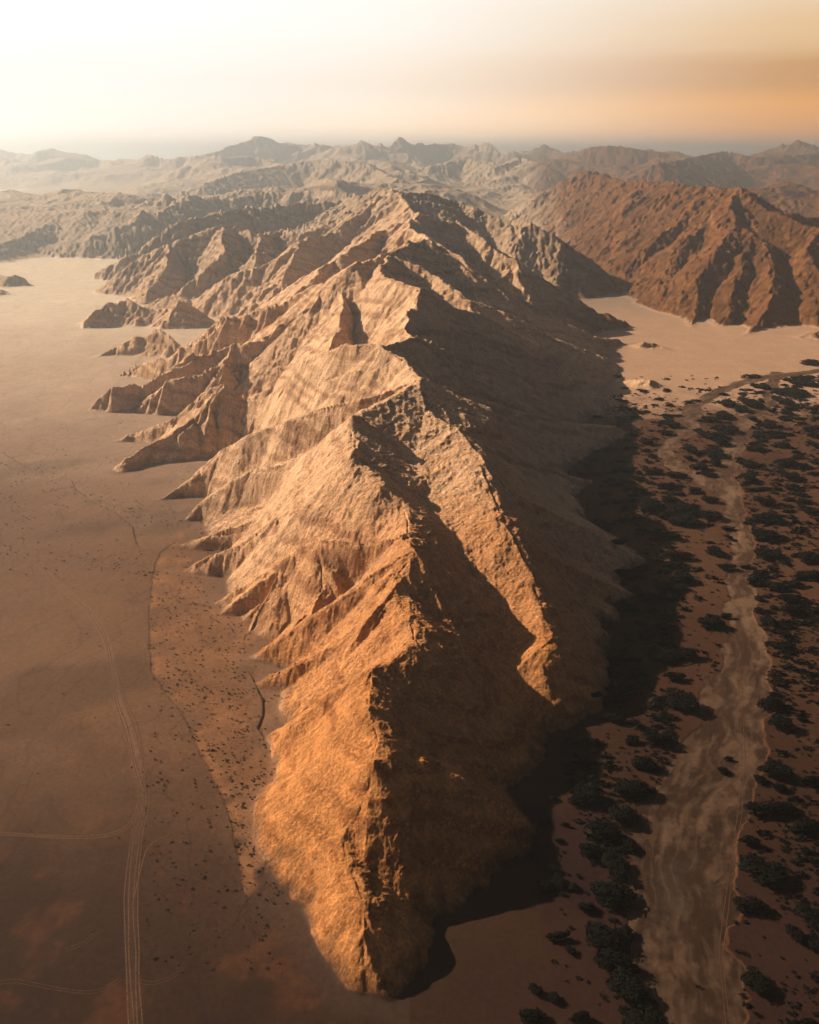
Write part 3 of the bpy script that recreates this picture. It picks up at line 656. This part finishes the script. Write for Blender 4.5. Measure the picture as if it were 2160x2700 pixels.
BIG += boxes(1086, 1637, .3704, [(400,100,190,130),(600,180,170,150),(490,290,210,120),(430,400,170,120),(560,450,150,200),(540,620,260,200),(400,720,110,80),(500,870,260,200),(560,1020,260,160),(620,1150,220,200),(740,1330,180,200),(660,60,180,120),(1440,155,260,130),(1540,150,100,80),(1650,270,190,120),(1330,355,130,70),(1400,500,290,210),(1330,695,170,140),(1670,760,160,180),(1585,870,110,110),(1710,930,80,100),(1360,1125,160,160),(1655,1190,60,70),(90,1340,170,110),(370,1350,130,60),(110,1195,90,70),(215,1235,80,80),(630,1375,60,60),(170,600,110,90),(240,570,90,90),(200,500,80,70),(240,895,130,60),(310,970,70,60),(1040,1170,40,40),(1290,1225,60,40),(1375,1330,60,50),(1440,770,40,50),(1710,410,40,50),(1700,20,100,60),(1500,50,90,60),(1580,1390,90,40),(640,360,90,110),(620,860,110,120),(330,610,70,60),(360,545,60,45),(270,650,60,45),(245,350,60,40),(105,380,50,40),(100,440,60,50),(210,110,60,50),(140,260,60,40),(1300,970,40,80),(1250,800,40,60),(1330,235,30,30),(1435,320,40,25),(495,1215,40,70),(285,265,60,30),(480,1020,90,70),(690,1250,130,120),(1520,1160,40,30)])
BIG += boxes(1086, 639, .3704, [(1410,465,70,50),(1330,540,120,110),(1210,550,100,90),(1560,480,180,130),(1680,330,110,50),(1640,430,120,80),(1180,620,100,80),(1190,690,130,110),(1100,650,90,60),(1080,740,90,70),(1170,780,100,60),(1130,840,120,80),(990,820,80,70),(980,870,60,45),(1050,920,80,55),(1130,900,80,50),(1100,970,60,35),(1345,645,60,50),(1440,675,90,70),(1380,745,80,50),(890,680,80,60),(850,730,110,40),(780,945,110,60),(920,970,110,50),(860,1030,120,60),(760,1110,150,150),(950,1150,180,120),(960,1220,200,100),(1100,1190,120,100),(1100,1110,90,60),(850,1310,140,80),(1130,1380,90,130),(1410,1120,140,70),(1430,1210,220,90),(1420,1300,180,100),(1430,1400,140,120),(1200,1490,100,60),(1390,1530,110,60),(1660,1430,130,90),(1680,1530,120,90),(1550,1680,150,80),(1490,1600,100,50),(1510,800,110,50),(1530,900,140,70),(1560,970,120,80),(1570,1040,100,50),(1330,980,90,90),(1330,900,80,80),(1370,820,80,50),(1620,920,120,50),(1700,790,50,60),(1700,900,50,40),(1640,1120,90,40),(1690,1180,100,50),(1380,1050,160,30),(1690,590,60,30),(1700,700,60,50),(920,1420,150,80),(890,1480,140,60),(950,1540,120,100),(880,1610,200,40),(740,1680,150,80),(560,1460,110,40),(600,1540,130,50),(1520,540,120,90),(1620,500,90,60),(1280,590,90,60),(1150,740,90,60),(640,940,90,50),(690,990,100,40),(700,1060,90,60),(640,1010,80,40),(540,1000,60,30),(570,1130,70,30),(630,1230,80,40),(520,1290,60,30),(590,1400,80,35),(740,780,90,50),(860,1200,120,60),(860,1110,80,60),(1010,1060,70,50),(1210,1325,50,40),(1560,1110,60,30),(1590,1235,60,25),(1490,1050,60,30),(1560,740,50,25),(1540,610,70,50),(1560,590,60,40),(1470,750,120,25),(905,635,80,20)])
rd = random.Random(5)
def placed_size(u, v, w, h):
    x, y, _ = gp(u, v + h * .3); dep = y * math.cos(rad(PITCH)) + CAM_H * math.sin(rad(PITCH))
    W = 1.08 * w / FOC * dep; t = slope_tan(v); th = math.atan(t)
    vert = h / FOC * dep / math.cos(math.atan((v - 1078) / FOC))
    tall = min(.42 * W, vert / math.cos(th) * .6, 8.5); tall = max(tall, 1.3)
    deep = max((vert - tall * .7 * math.cos(th)) / math.sin(th), W * .45); deep = min(deep, W * 1.6)
    return x, y, W, deep, tall
trees = [placed_size(*b) + (b[0], b[1]) for b in BIG]
def dens_ok(u, v):
    """thickness of the scrub on the river plain"""
    x, y, _ = gp(u, v); r, rv = rock_at(x, y)
    if r > .1 or rv > .25: return 0
    if x < 95: return 0
    d = .5 + .5 * float(perlin(np.array([x / 38.]), np.array([y / 55.]))[0]) * 1.6
    if u < 1300 and v < 900: d *= .5
    if v < 880: d *= max(.12, (v - 790) / 90) if u < 1560 else 1
    if v > 1500 and u > 1600: d *= .3
    if v > 1480 and u > 1420 and u < 1640: d *= .06
    if v > 1700 and u < 1200: d *= .12
    if u > 1440 and u < 1530 and v > 1080: d *= .25
    return max(0., min(1., d))
small = []
tries = 0
while len(small) < 1900 and tries < 60000:
    tries += 1
    v = 790 + 1360 * rd.random() ** 1.7; u = rd.uniform(1130, 1760)
    if u < 1240 - (v - 1100) * .12 and v > 1000: continue
    if rd.random() > dens_ok(u, v): continue
    w = (7 + 24 * rd.random() ** 2.6) * (.8 + .4 * (v - 790) / 1300); small.append(placed_size(u, v, w, w * (.38 + .25 * (v - 790) / 1300)) + (u, v))
small.sort(key=lambda s: -s[2])
n_ind = 300 - len(trees)
def describe(u, v, W, D):
    """what sets a tree apart: its size and outline, its bank, and the stretch of riverbed it stands beside"""
    size = "tiny" if W < 4 else ("small" if W < 7 else ("middling" if W < 11 else ("broad" if W < 17 else "huge")))
    form = "long" if D < .55 * W else ("deep" if D > 1.1 * W else "round")
    ce = [(780, 1590), (850, 1520), (905, 1500), (960, 1490), (1040, 1530), (1150, 1565), (1300, 1560), (1450, 1565), (1700, 1465), (1900, 1440), (2160, 1490)]
    mid = np.interp(v, [c[0] for c in ce], [c[1] for c in ce])
    if 1410 < u < 1620 and v < 1020 and abs(u - mid) < 60: bank = "between the two channels"
    elif u > 1660: bank = "at the right edge"
    elif u > mid: bank = "on the right bank"
    elif u > 1420 or (v > 1600 and u > 1270): bank = "on the left bank"
    else: bank = "near the shaded slope"
    st = ["near the pale pan", "by the split channels", "above the channel junction", "below the channel junction", "by the narrowest riverbed", "by the widening riverbed", "by the side track", "above the silt flat", "level with the silt flat", "below the silt flat", "by the bottom edge"]
    k = int(np.searchsorted([860, 940, 1020, 1120, 1260, 1400, 1560, 1740, 1900, 2060], v))
    return "%s %s tree %s %s" % (size, form, bank, st[k])
NUM = "one two three four five six seven eight nine ten eleven twelve".split()
ORD = "first second third fourth fifth sixth seventh eighth ninth tenth eleventh twelfth".split()
def single_out(objs):
    """things that would read the same are told apart by their order across the photograph"""
    by = {}
    for o, u in objs: by.setdefault(o['label'], []).append((u, o))
    for lab, L in by.items():
        if len(L) < 2: continue
        L.sort(key=lambda t: t[0])
        for k, (u, o) in enumerate(L):
            if k == 0: o['label'] = lab + (", leftmost of %s" % (NUM[len(L) - 1] if len(L) <= 12 else "them"))
            elif k == len(L) - 1: o['label'] = lab + (", rightmost of %s" % (NUM[len(L) - 1] if len(L) <= 12 else "them"))
            elif k < 12: o['label'] = lab + ", %s from left" % ORD[k]
            elif len(L) - k <= 12: o['label'] = lab + ", %s from right" % ORD[len(L) - k - 1]
GROUP = "dark trees along the dry riverbed"
LABELS = {0: "long dark flat-topped tree clump, the widest lens-shaped one left of the riverbed", 1: "tall dark tree clump just below the long lens-shaped clump left of the riverbed",
          13: "round dark tree on the left lip of the riverbed where it narrows", 20: "dark tree hiding the start of the double track on the right bank", 21: "dark tree below the one hiding the double track on the right bank",
          22: "broad dark tree on the right bank below the double track", 8: "flat dark tree left of where the riverbed widens"}
nb1 = 54
LABELS.update({nb1 + 16: "big round dark tree on the right bank, the largest near the bottom right", nb1 + 12: "broad dark tree on the right bank above the largest round one", nb1 + 21: "round dark tree standing low on the right bank near the bottom edge",
               nb1 + 17: "oval dark tree just below the largest round tree on the right bank", nb1 + 14: "dark oval tree cut by the right edge of the photo", nb1 + 23: "dark tree cut by the bottom edge left of the riverbed",
               nb1 + 5: "large black thicket on the left bank beside the grey silt flat", nb1 + 7: "large black thicket on the left bank below the sandy gap", nb1 + 18: "dark tree at the right edge, beside a smaller round one"})
def link(o): scene.collection.objects.link(o)
def make_tree(i, x, y, W, D, Hh, u, v):
    e = bpy.data.objects.new("tree", None); link(e)
    e.location = (x, y, float(ground_z(x, y)) - .05); e.empty_display_size = 1
    rz = rd.uniform(-.25, .25)
    c = bpy.data.objects.new("crown", (CROWNS if W > 6 else SMALLC)[rd.randrange(5)]); link(c); c.parent = e
    c.scale = (W * 1.0, D * 1.0, Hh * 1.05); c.rotation_euler = (0, 0, rz + (math.pi if rd.random() < .5 else 0))
    t = bpy.data.objects.new("trunk", TRUNKS[rd.randrange(3)]); link(t); t.parent = e; t.scale = (min(W, D), min(W, D), Hh)
    e['category'] = "tree"; e['group'] = GROUP
    e['label'] = LABELS.get(i) or describe(u, v, W, D)
    return e
TL = [(make_tree(i, *t), t[5]) for i, t in enumerate(trees)]
TL += [(make_tree(-1, *t), t[5]) for t in small[:n_ind]]
single_out(TL)
print("trees", len(trees), n_ind, len(small), time.time() - T0)

# low scrub nobody could count: leafy tufts merged into one object per plain
def tuft_mesh(name, spots, mat, seed):
    g = np.random.default_rng(seed); n = len(spots); k = 14
    S = np.array(spots)                                  # x, y, w, d, h
    z = ground_z(S[:, 0], S[:, 1])
    a = g.uniform(0, 6.283, (n, k)); r = np.sqrt(g.random((n, k))) * .5
    px = S[:, 0, None] + r * np.cos(a) * S[:, 2, None]; py = S[:, 1, None] + r * np.sin(a) * S[:, 3, None]
    pz = z[:, None] + (.15 + .85 * (1 - r * 1.6) * g.uniform(.5, 1, (n, k))) * S[:, 4, None]
    s = S[:, 2, None] * g.uniform(.14, .30, (n, k)); q = g.uniform(0, 6.283, (n, k)); V = []
    for j in range(4):
        aa = q + j * 1.5708; tz = g.uniform(-.5, .5, (n, k))
        V.append(np.stack([px + s * np.cos(aa), py + s * np.sin(aa) * (S[:, 3, None] / S[:, 2, None]), pz + s * tz], -1))
    co = np.stack(V, 2).reshape(-1, 3); f = np.arange(n * k * 4).reshape(-1, 4)
    return add_mesh(name, co, f, mat, None, None, False)
o = tuft_mesh("scrub", [s[:5] for s in small[n_ind:]], M_LEAF, 3); o['kind'] = 'stuff'; o['label'] = "small dark bushes scattered between the trees of the river plain"
tiny = []
tries = 0
while len(tiny) < 3600 and tries < 50000:
    tries += 1; v = 830 + 1326 * rd.random() ** 1.3; u = rd.uniform(1150, 1760)
    if rd.random() > dens_ok(u, v) * .9 + .04: continue
    x, y, _ = gp(u, v); r, rv = rock_at(x, y)
    if r > .1 or rv > .5 : continue
    w = rd.uniform(.6, 1.7) * (1 + y / 900); tiny.append((x, y, w, w, w * .5))
o = tuft_mesh("low_scrub", tiny, M_LEAF, 4); o['kind'] = 'stuff'; o['label'] = "speckled low scrub on the river plain"
# left plain: dry shrubs along the washes and on the old fan
def left_density(u, v, x, y):
    d = .05 + (.10 if 230 < u and v > 1200 else 0)
    if in_poly(np.array([x]), np.array([y]), FAN)[0]: d = .75
    if 1060 < v < 1215 and u < 330: d = max(d, .75 * math.exp(-((v - (1175 + (u - 160) * .12)) / 22) ** 2), .12)
    if 960 < v < 1130: d = max(d, .8 * math.exp(-((v - (985 + u * .33)) / 34) ** 2), .10)
    if u < 60 and 1020 < v < 1200: d = max(d, .6)
    if v < 900: d *= .3
    if v > 1230 and u < 300: d = .006
    return d * (.45 + .9 * max(0, .5 + float(perlin(np.array([x / 13.]), np.array([y / 17.]))[0])))
shr = []; tries = 0
while len(shr) < 3000 and tries < 60000:
    tries += 1; v = 800 + 1250 * rd.random(); u = rd.uniform(-20, 620)
    x, y, _ = gp(u, v)
    if rd.random() > left_density(u, v, x, y): continue
    r, rv = rock_at(x, y)
    if r > .1: continue
    w = (.45 + 1.7 * rd.random() ** 3) * (.75 + y / 1500); shr.append((x, y, w, w * .8, w * .45))
def shrub_label(x, y, w):
    t = (CAM_H / y); v = 1078 + FOC * math.tan(math.atan(t) - rad(PITCH)); dep = y * math.cos(rad(PITCH)) + CAM_H * math.sin(rad(PITCH)); u = 862.5 + x / dep * FOC
    fan = in_poly(np.array([x]), np.array([y]), FAN)[0]
    zone = "on the reddish fan" if fan else ("on smooth sand" if v > 1230 else ("above the wheel tracks" if v > 1110 else ("by the pale wash" if v > 960 else "on the pale far plain")))
    band = [1180, 1230, 1280, 1330, 1380, 1430, 1490, 1550, 1620, 1700] if fan else [900, 960, 1000, 1040, 1080, 1140, 1180, 1230, 1400, 1600]
    row = "far off,highest row,high row,upper row,upper middle,middle row,lower middle,lower row,low row,lowest row,nearest the camera".split(",")[int(np.searchsorted(band, v))]
    return "%s dry shrub %s, %s" % ("larger" if w > 2.4 else "small dark", zone, row)
shr.sort(key=lambda s: -s[2])
SL = []
for i, (x, y, w, dd, h) in enumerate(shr[:299]):
    c = bpy.data.objects.new("shrub", SMALLC[i % 5]); link(c); c.location = (x, y, float(ground_z(x, y)) - .03)
    c.scale = (w * 1.15, dd * 1.15, h * 1.2); c.rotation_euler = (0, 0, rd.uniform(0, 6.28))
    c['category'] = "shrub"; c['group'] = "dry shrubs on the left plain"; c['label'] = shrub_label(x, y, w); SL.append((c, x / y))
single_out(SL)
x, y, _ = gp(250, 1766)
c = bpy.data.objects.new("shrub", SMALLC[1]); link(c); c.location = (x, y, float(ground_z(x, y)) - .03); c.scale = (1.5, 2.0, 1.4); c.rotation_euler = (0, 0, .5)
c['category'] = "shrub"; c['label'] = "lone black shrub just below the fork of the wheel tracks"
o = tuft_mesh("dry_scrub", shr[299:], M_BUSH, 5); o['kind'] = 'stuff'; o['label'] = "fine dry scrub along the washes of the left plain"

# ------------------------------------------------------------------ haze
def haze():
    zt = float(max(HH.max(), CAM_H)) + 30; x0, x1, y0, y1, z0 = -60100, 60100, -60100, 60100, -5
    v = [(x, y, z) for z in (z0, zt) for y in (y0, y1) for x in (x0, x1)]
    f = [(0, 2, 3, 1), (4, 5, 7, 6), (0, 1, 5, 4), (2, 6, 7, 3), (0, 4, 6, 2), (1, 3, 7, 5)]
    me = bpy.data.meshes.new("haze"); me.from_pydata(v, [], f); me.update()
    m = bpy.data.materials.new("haze_air"); m.use_nodes = True; nt = m.node_tree; nt.nodes.clear()
    pv = nt.nodes.new('ShaderNodeVolumePrincipled'); pv.inputs['Color'].default_value = (.76, .88, 1.0, 1)
    pv.inputs['Density'].default_value = HAZE_DENSITY; pv.inputs['Anisotropy'].default_value = .70
    out = nt.nodes.new('ShaderNodeOutputMaterial'); nt.links.new(pv.outputs[0], out.inputs['Volume'])
    me.materials.append(m); o = bpy.data.objects.new("haze", me); link(o); o['kind'] = 'stuff'; o['label'] = "pale dusty haze over the desert"
HAZE_DENSITY = 9.0e-5
haze()
print("done", time.time() - T0)
